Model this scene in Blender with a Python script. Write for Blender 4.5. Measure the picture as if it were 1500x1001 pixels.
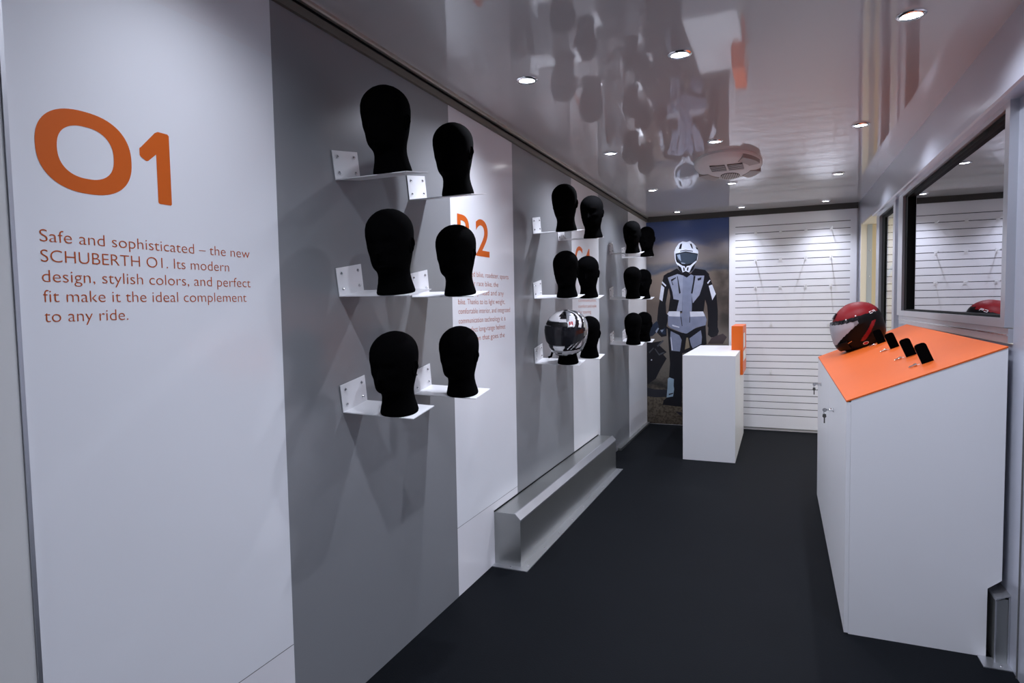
import bpy, bmesh, math, random
from math import sin, cos, tan, pi, radians as R, sqrt
from mathutils import Vector, Matrix
for o in list(bpy.data.objects): bpy.data.objects.remove(o)
sc = bpy.context.scene
COL = sc.collection

# ------------------------------------------------------------------ camera
YAW, PITCH, ROLL, FPX = 0.403767, -0.056592, -0.01757, 917.86
fw = Vector((-sin(YAW)*cos(PITCH), cos(YAW)*cos(PITCH), sin(PITCH)))
rt = fw.cross(Vector((0, 0, 1))).normalized(); up = rt.cross(fw)
r2 = cos(ROLL)*rt + sin(ROLL)*up; u2 = -sin(ROLL)*rt + cos(ROLL)*up
cam = bpy.data.cameras.new('camera'); cam.sensor_width = 36; cam.lens = FPX/1500*36
cam.clip_start = 0.05
co = bpy.data.objects.new('camera', cam); COL.objects.link(co)
M = Matrix((r2, u2, -fw)).transposed().to_4x4(); M.translation = Vector((1.3924, 0, 1.3751))
co.matrix_world = M
sc.camera = co
# ------------------------------------------------------------------ view + world
sc.view_settings.view_transform = 'Standard'; sc.view_settings.look = 'None'
sc.view_settings.gamma = 1; sc.view_settings.use_curve_mapping = False
sc.view_settings.exposure = 0.34
w = bpy.data.worlds.new('hall'); sc.world = w; w.use_nodes = True
w.node_tree.nodes['Background'].inputs[0].default_value = (1.0, .93, .80, 1)
w.node_tree.nodes['Background'].inputs[1].default_value = 1.1
# downlights: the lamp grid of the trailer ceiling
CEIL = 2.345
LX = (.39, 1.03, 1.80)
LY = (-1.6, 1.11, 2.56, 4.01, 5.46, 6.87)  # first two rows are out of view, added to light the near end
SPOT_W = 52.0
ROW_W = {-1.6: 1.0, 1.11: .85, 2.56: .82, 4.01: .78, 5.46: .70, 6.87: .62}   # lamps are not equally bright
SPOT_COL = (.815, .86, 1.0)
def spot_light(x, y):
    l = bpy.data.lights.new('downlight_beam', 'SPOT'); l.energy = SPOT_W*ROW_W[y]*(.38 if y < 2 and x < .5 else 1); l.color = SPOT_COL
    l.spot_size = R(112 if y > 6 else 150); l.spot_blend = 1.0; l.shadow_soft_size = .022
    o = bpy.data.objects.new('downlight_beam', l); COL.objects.link(o)
    o.location = (x, y, CEIL-.012)
    return o

# ------------------------------------------------------------------ materials
MATS = {}
def mat(name, col, rough=.5, metal=0., spec=.5, emit=0, bump=None, vary=None, alpha=None, coat=0, trans=0, ior=1.45, aniso=0):
    m = bpy.data.materials.new(name); m.use_nodes = True; nt = m.node_tree
    b = nt.nodes['Principled BSDF']; I = b.inputs
    I['Base Color'].default_value = (*col, 1); I['Roughness'].default_value = rough
    I['Metallic'].default_value = metal; I['Specular IOR Level'].default_value = spec
    I['IOR'].default_value = ior; I['Coat Weight'].default_value = coat; I['Transmission Weight'].default_value = trans
    if coat: I['Coat Roughness'].default_value = .05
    if emit: I['Emission Color'].default_value = (*col, 1); I['Emission Strength'].default_value = emit
    if alpha is not None: I['Alpha'].default_value = alpha
    tc = nt.nodes.new('ShaderNodeTexCoord')
    if bump:      # (scale, strength, distance, xyz stretch)
        mp = nt.nodes.new('ShaderNodeMapping'); mp.inputs['Scale'].default_value = bump[3] if len(bump) > 3 else (1, 1, 1)
        n = nt.nodes.new('ShaderNodeTexNoise'); n.inputs['Scale'].default_value = bump[0]; n.inputs['Detail'].default_value = 2
        bp = nt.nodes.new('ShaderNodeBump'); bp.inputs['Strength'].default_value = bump[1]; bp.inputs['Distance'].default_value = bump[2]
        nt.links.new(tc.outputs['Object'], mp.inputs['Vector']); nt.links.new(mp.outputs[0], n.inputs['Vector'])
        nt.links.new(n.outputs[0], bp.inputs['Height']); nt.links.new(bp.outputs[0], I['Normal'])
    if vary:      # (scale, amount)
        n = nt.nodes.new('ShaderNodeTexNoise'); n.inputs['Scale'].default_value = vary[0]; n.inputs['Detail'].default_value = 4
        mx = nt.nodes.new('ShaderNodeMix'); mx.data_type = 'RGBA'
        a = vary[1]
        mx.inputs[6].default_value = (*[c*(1-a) for c in col], 1); mx.inputs[7].default_value = (*[min(1, c*(1+a)) for c in col], 1)
        nt.links.new(tc.outputs['Object'], n.inputs['Vector']); nt.links.new(n.outputs[0], mx.inputs[0])
        nt.links.new(mx.outputs[2], I['Base Color'])
    MATS[name] = m
    return m
mat('floor_rubber', (.0042, .0052, .0070), .6, spec=.07, bump=(160, .25, .002), vary=(3, .18))
mat('ceiling_gloss', (.62, .605, .60), .045, spec=.75, bump=(1.6, .05, .02, (3.2, .35, 1)))
mat('wall_white', (.80, .81, .84), .16, spec=.45, vary=(2, .015))
mat('wall_white_warm', (.80, .79, .815), .16, spec=.45, vary=(2, .015))
mat('wall_grey', (.265, .272, .285), .30, metal=.15, spec=.5, vary=(2, .03))
mat('seam', (.12, .12, .12), .7)
mat('alu', (.62, .63, .66), .32, metal=.9, vary=(6, .05))
mat('alu_paint', (.60, .62, .70), .28, metal=.45, spec=.5, vary=(3, .04))
mat('alu_dull', (.42, .43, .42), .33, metal=.9, bump=(30, .08, .002, (1, .05, 1)), vary=(4, .1))
mat('steel', (.72, .72, .74), .18, metal=1)
mat('chrome', (.85, .85, .86), .08, metal=1)
mat('trim_beige', (.46, .43, .38), .35, metal=.5)
mat('trim_brown', (.15, .135, .11), .45, metal=.2)
mat('door_grey', (.66, .66, .65), .14, spec=.6)
mat('trim_dark', (.055, .052, .048), .5)
mat('gasket', (.003, .0035, .0035), .6, spec=.1)
mat('white_paint', (.82, .82, .84), .35, spec=.4)
mat('white_lam', (.80, .80, .82), .38, spec=.4, vary=(5, .012))
mat('slat_white', (.86, .86, .90), .30, spec=.45)
mat('slat_groove', (.10, .095, .11), .6)
mat('black_felt', (.0012, .0012, .0014), .95, spec=.03, bump=(500, .2, .001))
mat('black_plastic', (.008, .008, .009), .38, spec=.45)
mat('black_gloss', (.006, .006, .007), .12, spec=.5)
mat('orange_vinyl', (.62, .115, .010), .5, spec=.3)
mat('orange_text', (.46, .085, .012), .5, spec=.3)
mat('orange_top', (.62, .112, .016), .45, spec=.25, vary=(4, .05))
mat('orange_block', (.72, .125, .012), .4, spec=.4)
mat('off_white', (.80, .80, .80), .5)
mat('cream', (.80, .75, .63), .5)
mat('beige_board', (.66, .56, .38), .7, vary=(3, .06))
mat('wood_slat', (.42, .25, .12), .6, vary=(8, .15))
mat('grey_strip', (.40, .44, .48), .4, metal=.5)
mat('vent_side', (.42, .37, .34), .5)
mat('vent_plastic', (.82, .79, .77), .45)
mat('vent_dark', (.05, .045, .045), .6)
mat('lens', (.93, .95, 1.0), .4, emit=16)
mat('mirror_pane', (.50, .50, .55), .015, metal=1)
mat('clear_pane', (.92, 1.0, .97), .0, trans=1, ior=1.35)
mat('helmet_white', (.78, .78, .80), .10, coat=1)
mat('helmet_black', (.010, .010, .012), .12, coat=1)
mat('helmet_silver', (.36, .37, .40), .20, metal=.5, coat=1)
mat('helmet_grey', (.10, .10, .11), .25, coat=.6)
mat('helmet_red', (.20, .005, .008), .5, spec=.22)
mat('helmet_redline', (.25, .010, .014), .25)
mat('helmet_matt', (.004, .004, .0045), .4, spec=.25)
mat('visor_dark', (.010, .010, .013), .03, spec=.42)
mat('visor_clear', (.93, .93, 1.0), .02, trans=.0, alpha=.45)
mat('red_ink', (.5, .02, .04), .4)
P = {'black': (.008, .008, .012), 'dark': (.022, .022, .03), 'dgrey': (.07, .075, .09), 'bike': (.018, .03, .06), 'grey': (.30, .33, .44),
     'grey2': (.225, .255, .36), 'white': (.68, .72, .84), 'visor': (.04, .055, .08), 'shine': (.30, .36, .47), 'tan': (.24, .20, .14),
     'shin': (.28, .38, .47), 'rock': (.055, .04, .045)}
for k, v in P.items(): mat('print_'+k, v, .32, spec=.45, vary=(14, .22))
def banner_mat():
    m = bpy.data.materials.new('print_desert'); m.use_nodes = True; nt = m.node_tree; L = nt.links
    b = nt.nodes['Principled BSDF']; b.inputs['Roughness'].default_value = .3; b.inputs['Specular IOR Level'].default_value = .5
    tc = nt.nodes.new('ShaderNodeTexCoord'); sx = nt.nodes.new('ShaderNodeSeparateXYZ'); L.new(tc.outputs['Object'], sx.inputs[0])
    n = nt.nodes.new('ShaderNodeTexNoise'); n.inputs['Scale'].default_value = 3.2; n.inputs['Detail'].default_value = 5
    mp = nt.nodes.new('ShaderNodeMapping'); mp.inputs['Scale'].default_value = (.8, 1, 1.8); L.new(tc.outputs['Object'], mp.inputs[0]); L.new(mp.outputs[0], n.inputs['Vector'])
    ma = nt.nodes.new('ShaderNodeMath'); ma.operation = 'MULTIPLY_ADD'; ma.inputs[1].default_value = .30; ma.inputs[2].default_value = -.15; L.new(n.outputs[0], ma.inputs[0])
    ad = nt.nodes.new('ShaderNodeMath'); L.new(sx.outputs[2], ad.inputs[0]); L.new(ma.outputs[0], ad.inputs[1])
    dv = nt.nodes.new('ShaderNodeMath'); dv.operation = 'DIVIDE'; dv.inputs[1].default_value = 2.3; L.new(ad.outputs[0], dv.inputs[0])
    cr = nt.nodes.new('ShaderNodeValToRGB'); L.new(dv.outputs[0], cr.inputs[0])
    st = [(0, (.12, .095, .07)), (.17, (.20, .165, .12)), (.20, (.03, .027, .025)), (.235, (.17, .15, .125)), (.42, (.20, .175, .15)), (.58, (.16, .125, .105)),
          (.67, (.24, .19, .16)), (.74, (.25, .20, .165)), (.76, (.075, .095, .14)), (.80, (.23, .20, .19)), (.87, (.26, .235, .25)), (.90, (.13, .155, .27)), (.965, (.075, .115, .28)), (1, (.06, .10, .27))]
    st = [(p, tuple(q*(.75 if p < .25 else .92) for q in c)) for p, c in st]
    e = cr.color_ramp.elements
    e[0].position, e[0].color = st[0][0], (*st[0][1], 1); e[1].position, e[1].color = 1, (*st[-1][1], 1)
    for p, c in st[1:-1]:
        q = e.new(p); q.color = (*c, 1)
    # dark bush on the right, gravel speckle
    n2 = nt.nodes.new('ShaderNodeTexNoise'); n2.inputs['Scale'].default_value = 5; n2.inputs['Detail'].default_value = 6; L.new(tc.outputs['Object'], n2.inputs['Vector'])
    def mr(sock, a, b_, c=0, d=1):
        q = nt.nodes.new('ShaderNodeMapRange'); q.inputs[1].default_value = a; q.inputs[2].default_value = b_; q.inputs[3].default_value = c; q.inputs[4].default_value = d
        q.interpolation_type = 'SMOOTHSTEP'; L.new(sock, q.inputs[0]); return q.outputs[0]
    def mul(a, b_):
        q = nt.nodes.new('ShaderNodeMath'); q.operation = 'MULTIPLY'; L.new(a, q.inputs[0]); L.new(b_, q.inputs[1]); return q.outputs[0]
    bush = mul(mul(mr(sx.outputs[0], .58, .86), mul(mr(sx.outputs[2], .95, 1.2), mr(sx.outputs[2], 2.0, 1.7))), mr(n2.outputs[0], .25, .6, .35, 1))
    mx = nt.nodes.new('ShaderNodeMix'); mx.data_type = 'RGBA'; L.new(bush, mx.inputs[0]); L.new(cr.outputs[0], mx.inputs[6]); mx.inputs[7].default_value = (.042, .036, .032, 1)
    n3 = nt.nodes.new('ShaderNodeTexNoise'); n3.inputs['Scale'].default_value = 38; n3.inputs['Detail'].default_value = 4; L.new(tc.outputs['Object'], n3.inputs['Vector'])
    grav = mul(mr(sx.outputs[2], .75, .2), mr(n3.outputs[0], .45, .6))
    mx2 = nt.nodes.new('ShaderNodeMix'); mx2.data_type = 'RGBA'; mx2.blend_type = 'MULTIPLY'; L.new(grav, mx2.inputs[0]); L.new(mx.outputs[2], mx2.inputs[6]); mx2.inputs[7].default_value = (.45, .42, .40, 1)
    L.new(mx2.outputs[2], b.inputs['Base Color'])
    MATS['print_desert'] = m
banner_mat()

# ------------------------------------------------------------------ mesh builder
class MB:
    def __init__(s): s.v = []; s.f = []; s.m = []; s.sm = []; s.mats = []
    def mi(s, m):
        if m not in s.mats: s.mats.append(m)
        return s.mats.index(m)
    def add(s, vs, fs, m, smooth=False, T=None):
        o = len(s.v); k = s.mi(m)
        s.v += [tuple(T @ Vector(v)) if T else tuple(v) for v in vs]
        for f in fs: s.f.append(tuple(i+o for i in f)); s.m.append(k); s.sm.append(smooth)
        return s
    def box(s, a, b, m, T=None, bev=0):
        x0, y0, z0 = [min(p, q) for p, q in zip(a, b)]; x1, y1, z1 = [max(p, q) for p, q in zip(a, b)]
        if bev:
            bm = bmesh.new(); bmesh.ops.create_cube(bm, size=1)
            for v in bm.verts: v.co = Vector(((x0+x1)/2+v.co.x*(x1-x0), (y0+y1)/2+v.co.y*(y1-y0), (z0+z1)/2+v.co.z*(z1-z0)))
            bmesh.ops.bevel(bm, geom=bm.edges[:], offset=bev, segments=2, affect='EDGES', profile=.5)
            bm.verts.index_update()
            s.add([v.co.copy() for v in bm.verts], [[v.index for v in f.verts] for f in bm.faces], m, False, T); bm.free(); return s
        vs = [(x0, y0, z0), (x1, y0, z0), (x1, y1, z0), (x0, y1, z0), (x0, y0, z1), (x1, y0, z1), (x1, y1, z1), (x0, y1, z1)]
        return s.add(vs, [(3, 2, 1, 0), (4, 5, 6, 7), (0, 1, 5, 4), (1, 2, 6, 5), (2, 3, 7, 6), (3, 0, 4, 7)], m, False, T)
    def prism(s, poly, axis, a, b, m, T=None):
        """polygon extruded along an axis; poly in the other two axes in xyz order"""
        def P3(p, t): return {'X': (t, p[0], p[1]), 'Y': (p[0], t, p[1]), 'Z': (p[0], p[1], t)}[axis]
        n = len(poly); vs = [P3(p, a) for p in poly]+[P3(p, b) for p in poly]
        fs = [tuple(range(n))[::-1], tuple(range(n, 2*n))]+[(i, (i+1) % n, n+(i+1) % n, n+i) for i in range(n)]
        return s.add(vs, fs, m, False, T)
    def tube(s, pts, r, m, n=10, T=None, rr=None):
        pts = [Vector(p) for p in pts]; vs = []; fs = []
        for i, p in enumerate(pts):
            d = (pts[min(i+1, len(pts)-1)]-pts[max(i-1, 0)]).normalized()
            a = d.orthogonal().normalized() if i == 0 else (a-d*a.dot(d)).normalized()
            b = d.cross(a); q = rr[i] if rr else r
            vs += [p+q*(cos(2*pi*k/n)*a+sin(2*pi*k/n)*b) for k in range(n)]
        for i in range(len(pts)-1):
            for k in range(n): fs.append((i*n+k, i*n+(k+1) % n, (i+1)*n+(k+1) % n, (i+1)*n+k))
        fs.append(tuple(range(n))[::-1]); fs.append(tuple(range((len(pts)-1)*n, len(pts)*n)))
        return s.add(vs, fs, m, True, T)
    def lathe(s, prof, m, n=32, T=None):
        """(r,z) profile around local Z"""
        vs = []; fs = []
        for r, z in prof: vs += [(r*cos(2*pi*k/n), r*sin(2*pi*k/n), z) for k in range(n)]
        for i in range(len(prof)-1):
            for k in range(n): fs.append((i*n+k, i*n+(k+1) % n, (i+1)*n+(k+1) % n, (i+1)*n+k))
        if prof[0][0] > 1e-5: fs.append(tuple(range(n))[::-1])
        if prof[-1][0] > 1e-5: fs.append(tuple(range((len(prof)-1)*n, len(prof)*n)))
        return s.add(vs, fs, m, True, T)
    def build(s, name, parent=None, loc=None):
        me = bpy.data.meshes.new(name); me.from_pydata(s.v, [], s.f)
        for m in s.mats: me.materials.append(MATS[m])
        me.polygons.foreach_set('material_index', s.m); me.polygons.foreach_set('use_smooth', s.sm)
        bm = bmesh.new(); bm.from_mesh(me); bmesh.ops.recalc_face_normals(bm, faces=bm.faces[:])
        lim = R(38)
        for e in bm.edges:
            if len(e.link_faces) == 2 and e.calc_face_angle(0) > lim: e.smooth = False
        bm.to_mesh(me); bm.free(); me.update()
        o = bpy.data.objects.new(name, me); COL.objects.link(o)
        if parent: o.parent = parent
        if loc: o.location = loc
        return o
def tag(o, label, cat, group=None):
    o['label'] = label; o['category'] = cat
    if group: o['group'] = group
    return o
def empty(name, loc, rot=(0, 0, 0)):
    o = bpy.data.objects.new(name, None); COL.objects.link(o); o.location = loc; o.rotation_euler = rot; o.empty_display_size = .05
    return o
def struct(o): o['kind'] = 'structure'; return o
def copy_tree(src, parent=None):
    c = src.copy(); COL.objects.link(c)
    if parent: c.parent = parent
    for ch in src.children: copy_tree(ch, c)
    return c

# ------------------------------------------------------------------ room shell
Y0, YB, XU, XR, ZT = -2.6, 7.17, 2.12, 2.19, 2.36
struct(MB().box((-.3, Y0-.1, -.12), (3.6, 8.2, 0), 'floor_rubber').build('floor'))
struct(MB().box((-.1, Y0-.1, CEIL), (XR+.06, YB+.1, CEIL+.08), 'ceiling_gloss').build('ceiling'))
# left wall: alternating white and grey panels, one wall surface
wl = MB()
bands = [(Y0, -.05, 'wall_white'), (-.05, .715, 'wall_grey'), (.765, 1.478, 'wall_white'), (1.478, 2.565, 'wall_grey'), (2.565, 3.304, 'wall_white'), (3.304, 4.395, 'wall_grey'),
         (4.395, 5.134, 'wall_white'), (5.134, 6.25, 'wall_grey'), (6.25, YB, 'wall_white')]
for a, b, m in bands:
    if m == 'wall_white' and 0 < a:
        wl.box((-.06, a, .33), (0, b, 2.125), m); wl.box((-.06, a, 0), (0, b, .33), 'wall_white_warm'); wl.box((-.06, a, 2.125), (0, b, CEIL), 'wall_white_warm')
    else: wl.box((-.06, a, 0), (0, b, CEIL), m)
wl.box((-.07, .715, 0), (-.004, .765, CEIL), 'seam')
for a, b, m in bands:
    if m == 'wall_white' and a > 0 and a < 4: wl.box((-.01, a+.001, .3285), (.0003, b-.001, .3305), 'seam')
struct(wl.build('wall_left'))
# narrow glossy door leaf at the left edge of the view
gd = empty('door_2', (0, .60, 0)); struct(gd)
MB().box((.0005, -.125, .02), (.012, .150, CEIL-.05), 'door_grey').build('door_leaf', gd)
MB().box((.0005, .150, .02), (.016, .158, CEIL-.05), 'alu').build('door_edge_strip', gd)
# right wall: fascia above, recessed lower part with openings
wr = MB()
wr.prism([(XU, 2.13), (XU, CEIL), (XR+.06, CEIL), (XR+.06, 2.095), (XU+.012, 2.095), (XU+.002, 2.10)], 'Y', Y0, 6.26, 'alu_paint')
wr.box((XU, 6.26, 2.115), (XR+.06, YB, CEIL), 'alu_paint')
def rw(y0, y1, z0, z1, m='alu_paint'): wr.box((XR, y0, z0), (XR+.06, y1, z1), m)
rw(Y0, 2.86, 0, 2.095); rw(2.86, 5.2, 0, 1.20); rw(5.2, 5.30, 0, 2.095)
wr.box((XU, 6.97, 0), (XR+.06, YB, 2.115), 'alu_paint')
wr.box((XR-.004, 2.716, 0), (XR, 2.722, 2.05), 'seam')
struct(wr.build('wall_right'))
struct(MB().box((-.1, YB, 0), (XR+.06, YB+.08, CEIL), 'white_lam').build('wall_back'))
struct(MB().box((-.1, Y0-.08, 0), (XR+.06, Y0, CEIL), 'white_lam').build('wall_rear'))
# ceiling trims
t1 = MB()
t1.prism([(0, 2.294), (.011, 2.295), (.015, 2.318), (.013, 2.322), (0, 2.322)], 'Y', Y0, YB, 'trim_brown')
t1.box((0, Y0, 2.322), (.010, YB, CEIL), 'gasket')
t1.prism([(.010, 2.333), (.026, 2.331), (.031, 2.336), (.031, CEIL), (.010, CEIL)], 'Y', Y0, YB, 'trim_beige')
struct(t1.build('trim_1'))
struct(MB().box((0.02, YB-.03, 2.288), (XU-.012, YB, CEIL), 'trim_dark').build('trim_2'))
struct(MB().box((0, 5.75, 0), (.035, YB-.012, .022), 'alu_dull').build('baseboard_left'))
# window_1: wide mirrored pane over the counter
win = empty('window_1', (XR, 4.0, 1.2)); struct(win)
wf = MB()
ya, yb, za, zb = 2.86, 5.19, 1.262, 2.095
def frame(mb, x0, x1, ya, yb, za, zb, wl_, wr_, wb, wt, m):
    mb.box((x0, ya, za), (x1, ya+wl_, zb), m); mb.box((x0, yb-wr_, za), (x1, yb, zb), m)
    mb.box((x0, ya+wl_, za), (x1, yb-wr_, za+wb), m); mb.box((x0, ya+wl_, zb-wt), (x1, yb-wr_, zb), m)
T0 = Matrix.Translation((-XR, -4.0, -1.2))
wf2 = MB(); frame(wf2, XR-.028, XR+.03, ya, yb, za, zb, .05, .17, .035, .022, 'alu')
for i in range(len(wf2.v)): wf2.v[i] = tuple(T0 @ Vector(wf2.v[i]))
wf2.build('window_frame', win)
g = MB(); frame(g, XR-.012, XR+.02, ya+.05, yb-.17, za+.035, zb-.022, .014, .085, .010, .018, 'gasket')
g.v = [tuple(T0 @ Vector(v)) for v in g.v]; g.build('gasket', win)
p = MB().box((XR+.012, ya+.06, za+.04), (XR+.018, yb-.18, zb-.02), 'mirror_pane'); p.v = [tuple(T0 @ Vector(v)) for v in p.v]; p.build('pane', win)
s_ = MB().box((XR-.016, ya, 1.205), (XR+.02, yb, za-.003), 'alu').box((XR-.020, ya, 1.232), (XR-.016, yb, 1.238), 'steel')
s_.v = [tuple(T0 @ Vector(v)) for v in s_.v]; s_.build('sill', win)
# window_2: narrow clear door light
win2 = empty('window_2', (XR, 5.8, 0)); struct(win2)
T0 = Matrix.Translation((-XR, -5.8, 0))
f2 = MB(); frame(f2, XR-.03, XR+.03, 5.305, 6.27, .02, 2.095, .09, .17, .10, .022, 'alu')
f2.v = [tuple(T0 @ Vector(v)) for v in f2.v]; f2.build('window_frame', win2)
g = MB(); frame(g, XR-.008, XR+.02, 5.395, 6.10, .12, 2.073, .012, .15, .03, .03, 'gasket')
g.v = [tuple(T0 @ Vector(v)) for v in g.v]; g.build('gasket', win2)
p = MB().box((XR, 5.40, .14), (XR+.006, 5.96, 2.05), 'clear_pane'); p.v = [tuple(T0 @ Vector(v)) for v in p.v]; p.build('pane', win2)
# door_1: open doorway in the far corner
d1 = empty('door_1', (XU, 6.6, 0)); struct(d1)
T0 = Matrix.Translation((-XU, -6.6, 0))
def at0(mb, T): mb.v = [tuple(T @ Vector(v)) for v in mb.v]; return mb
at0(MB().box((XU-.004, 6.955, 0), (XU+.048, 6.985, 2.115), 'cream').box((XU, 6.275, 2.10), (XU+.2, 6.955, 2.115), 'cream'), T0).build('door_jamb', d1)
h = MB().box((XU+.048, 6.95, 0), (XU+.090, 6.985, 2.1), 'grey_strip')
for z in (.4, .9, 1.35, 1.6, 1.85): h.lathe([(.005, 0), (.005, .002), (0, .004)], 'steel', 10, Matrix.Translation((XU+.068, 6.95, z)) @ Matrix.Rotation(R(90), 4, 'X'))
at0(h, T0).build('hinge_strip', d1)
at0(MB().box((XU+.090, 6.958, 0), (XU+.16, 6.985, 2.1), 'beige_board'), T0).build('reveal_board', d1)
# beyond the doorway
struct(MB().box((2.26, 8.05, 0), (3.5, 8.12, 2.6), 'beige_board').build('wall_outside'))
rk = empty('storage_rack', (2.5, 7.5, 0))
tag(rk, 'cream and wood storage rack seen outside through the narrow glass panel', 'rack')
for xx in (-.12, .12): MB().box((xx-.02, -.04, 0), (xx+.02, .0, 2.2), 'cream').build('post', rk)
for zz in (.55, .95, 1.22, 1.42, 1.56): MB().box((-.10, -.03, zz), (.10, .3, zz+.05), 'wood_slat').build('shelf_board', rk)
MB().tube([(-.10, -.06, 1.60), (.08, -.06, 1.95)], .016, 'grey_strip').build('brace', rk)

# ------------------------------------------------------------------ ceiling fixtures
ring = [(.046, 0), (.046, -.004), (.042, -.008), (.034, -.009), (.032, -.004), (.032, 0)]
ORD = ['first', 'second', 'third', 'fourth']
def downlight(x, y, label):
    d = empty('recessed_downlight', (x, y, CEIL)); tag(d, label, 'downlight', 'recessed ceiling downlights')
    MB().lathe(ring, 'chrome', 32).build('bezel', d)
    MB().lathe([(.032, -.004), (0, -.006)], 'lens', 24).build('lens', d)
    spot_light(x, y)
for j, y in enumerate(LY):
    for i, x in enumerate(LX):
        row = ['row along the left wall', 'middle row', 'row along the right wall'][i]
        if y < 2 and y < 0 and x != LX[1]: continue
        if y > 2: downlight(x, y, f'round recessed LED downlight, {ORD[len(LY)-1-j]} from the back wall in the {row}')
        else: downlight(x, y, 'unseen round downlight added to light the near end of the room')
# oval ceiling vent
v = empty('ceiling_vent', (1.055, 4.70, CEIL)); tag(v, 'oval off-white plastic ceiling vent with louvred grilles', 'ceiling vent')
OV = Matrix.Scale(1.95, 4, (0, 1, 0))
MB().lathe([(.225, 0), (.225, -.014), (.215, -.028), (.19, -.038), (.12, -.046), (0, -.048)], 'vent_plastic', 72, OV).build('housing', v)
gl = MB()
for sx in (-1, 1): gl.box((sx*.008, -.20, -.052), (sx*.105, -.02, -.040), 'vent_dark')
gl.build('louvre_recess', v)
lb = MB()
for sx in (-1, 1):
    for k in range(6): lb.box((sx*.008, -.2+k*.034, -.0535), (sx*.105, -.192+k*.034, -.0518), 'vent_plastic')
lb.build('louvre_blades', v)
OG = Matrix.Translation((.0, .20, 0)) @ Matrix.Scale(1.75, 4, (0, 1, 0))
MB().lathe([(.066, -.036), (.066, -.050), (0, -.050)], 'vent_dark', 40, OG).build('round_grille_recess', v)
rb = MB()
for k in range(-5, 6):
    x = k*.0118; l = sqrt(max(0, .064**2-x*x)); rb.box((x-.0026, -l, -.055), (x+.0026, l, -.049), 'vent_plastic', OG)
rb.build('round_grille_bars', v)
for a, c in ((-1, 1), (1, 1), (1, -1)):
    pts = [(a*.222*cos(R(18+k*5)), c*.222*sin(R(18+k*5))) for k in range(9)]+[(a*.150*cos(R(58-k*5)), c*.150*sin(R(58-k*5))) for k in range(9)]
    MB().prism(pts, 'Z', -.0465, -.020, 'vent_side', OV).build('side_panel', v)

# ------------------------------------------------------------------ wall lettering
def text_mesh(mb, body, y, z, size, m, xs=1.0, off=0.0, fit=None, x=.0006):
    cu = bpy.data.curves.new('t', 'FONT'); cu.body = body; cu.size = size; cu.offset = off; cu.resolution_u = 6
    o = bpy.data.objects.new('t', cu); COL.objects.link(o)
    bpy.context.view_layer.update()
    me = o.evaluated_get(bpy.context.evaluated_depsgraph_get()).to_mesh()
    vs = [q.co.copy() for q in me.vertices]; fs = [tuple(p.vertices) for p in me.polygons]
    o.evaluated_get(bpy.context.evaluated_depsgraph_get()).to_mesh_clear()
    bpy.data.objects.remove(o)
    x1 = max(q.x for q in vs); x0 = min(q.x for q in vs)
    if fit: xs = fit/(x1-x0)
    mb.add([(x, y+(q.x-x0)*xs, z+q.y) for q in vs], fs, m)
    return xs
def superring(cy, cz, a, b, a2, b2, ex=2.35, n=72):
    def pt(A, B, t):
        c, s_ = cos(t), sin(t); return (.0006, cy+A*abs(c)**(2/ex)*(1 if c >= 0 else -1), cz+B*abs(s_)**(2/ex)*(1 if s_ >= 0 else -1))
    vs = [pt(a, b, 2*pi*k/n) for k in range(n)]+[pt(a2, b2, 2*pi*k/n) for k in range(n)]
    return vs, [(k, (k+1) % n, n+(k+1) % n, n+k) for k in range(n)]
hd = MB()
hd.add(*superring(.915, 1.7245, .1035, .0885, .061, .056), 'orange_vinyl')
one = [(1.040, 1.763), (1.044, 1.7665), (1.082, 1.808), (1.090, 1.8125), (1.116, 1.8125), (1.120, 1.809), (1.120, 1.642), (1.117, 1.639), (1.086, 1.639), (1.083, 1.642), (1.083, 1.757), (1.061, 1.737), (1.056, 1.736), (1.042, 1.744), (1.040, 1.747)]
hd.add([(.0006, a, b) for a, b in one], [tuple(range(len(one)))], 'orange_vinyl')
tag(hd.build('vinyl_heading'), 'huge orange heading of one letter and one digit on the nearest white wall panel', 'lettering', 'orange headings')
h2 = MB()
text_mesh(h2, 'R', 2.628, 1.632, .262, 'orange_vinyl', off=.003, fit=.165); text_mesh(h2, '2', 2.822, 1.632, .262, 'orange_vinyl', off=.003, fit=.158)
tag(h2.build('vinyl_heading'), 'large orange heading partly hidden behind a head on the second white wall panel', 'lettering', 'orange headings')
h3 = MB()
text_mesh(h3, 'C', 4.475, 1.632, .262, 'orange_vinyl', off=.003, fit=.19); text_mesh(h3, '4', 4.70, 1.632, .262, 'orange_vinyl', off=.003, fit=.185)
tag(h3.build('vinyl_heading'), 'smaller-looking orange heading partly hidden behind a head on the third white wall panel', 'lettering', 'orange headings')
b1 = empty('vinyl_paragraph', (0, .81, 1.45))
for k, t in enumerate(['Safe and sophisticated \u2013 the new', 'SCHUBERTH O1. Its modern', 'design, stylish colors, and perfect', 'fit make it the ideal complement', 'to any ride.']):
    fit = [.553, .478, .552, .535, .181][k]
    q = MB(); text_mesh(q, t, .810, 1.5245-.0415*k, .037, 'orange_text', off=-.0004, fit=fit)
    at0(q, Matrix.Translation((-(0), -( .81), -( 1.45)))).build('text_line', b1)
tag(b1, 'five lines of orange text on the nearest white wall panel', 'lettering', 'orange paragraphs')
b2 = empty('vinyl_paragraph', (0, 2.622, 1.4))
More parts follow.
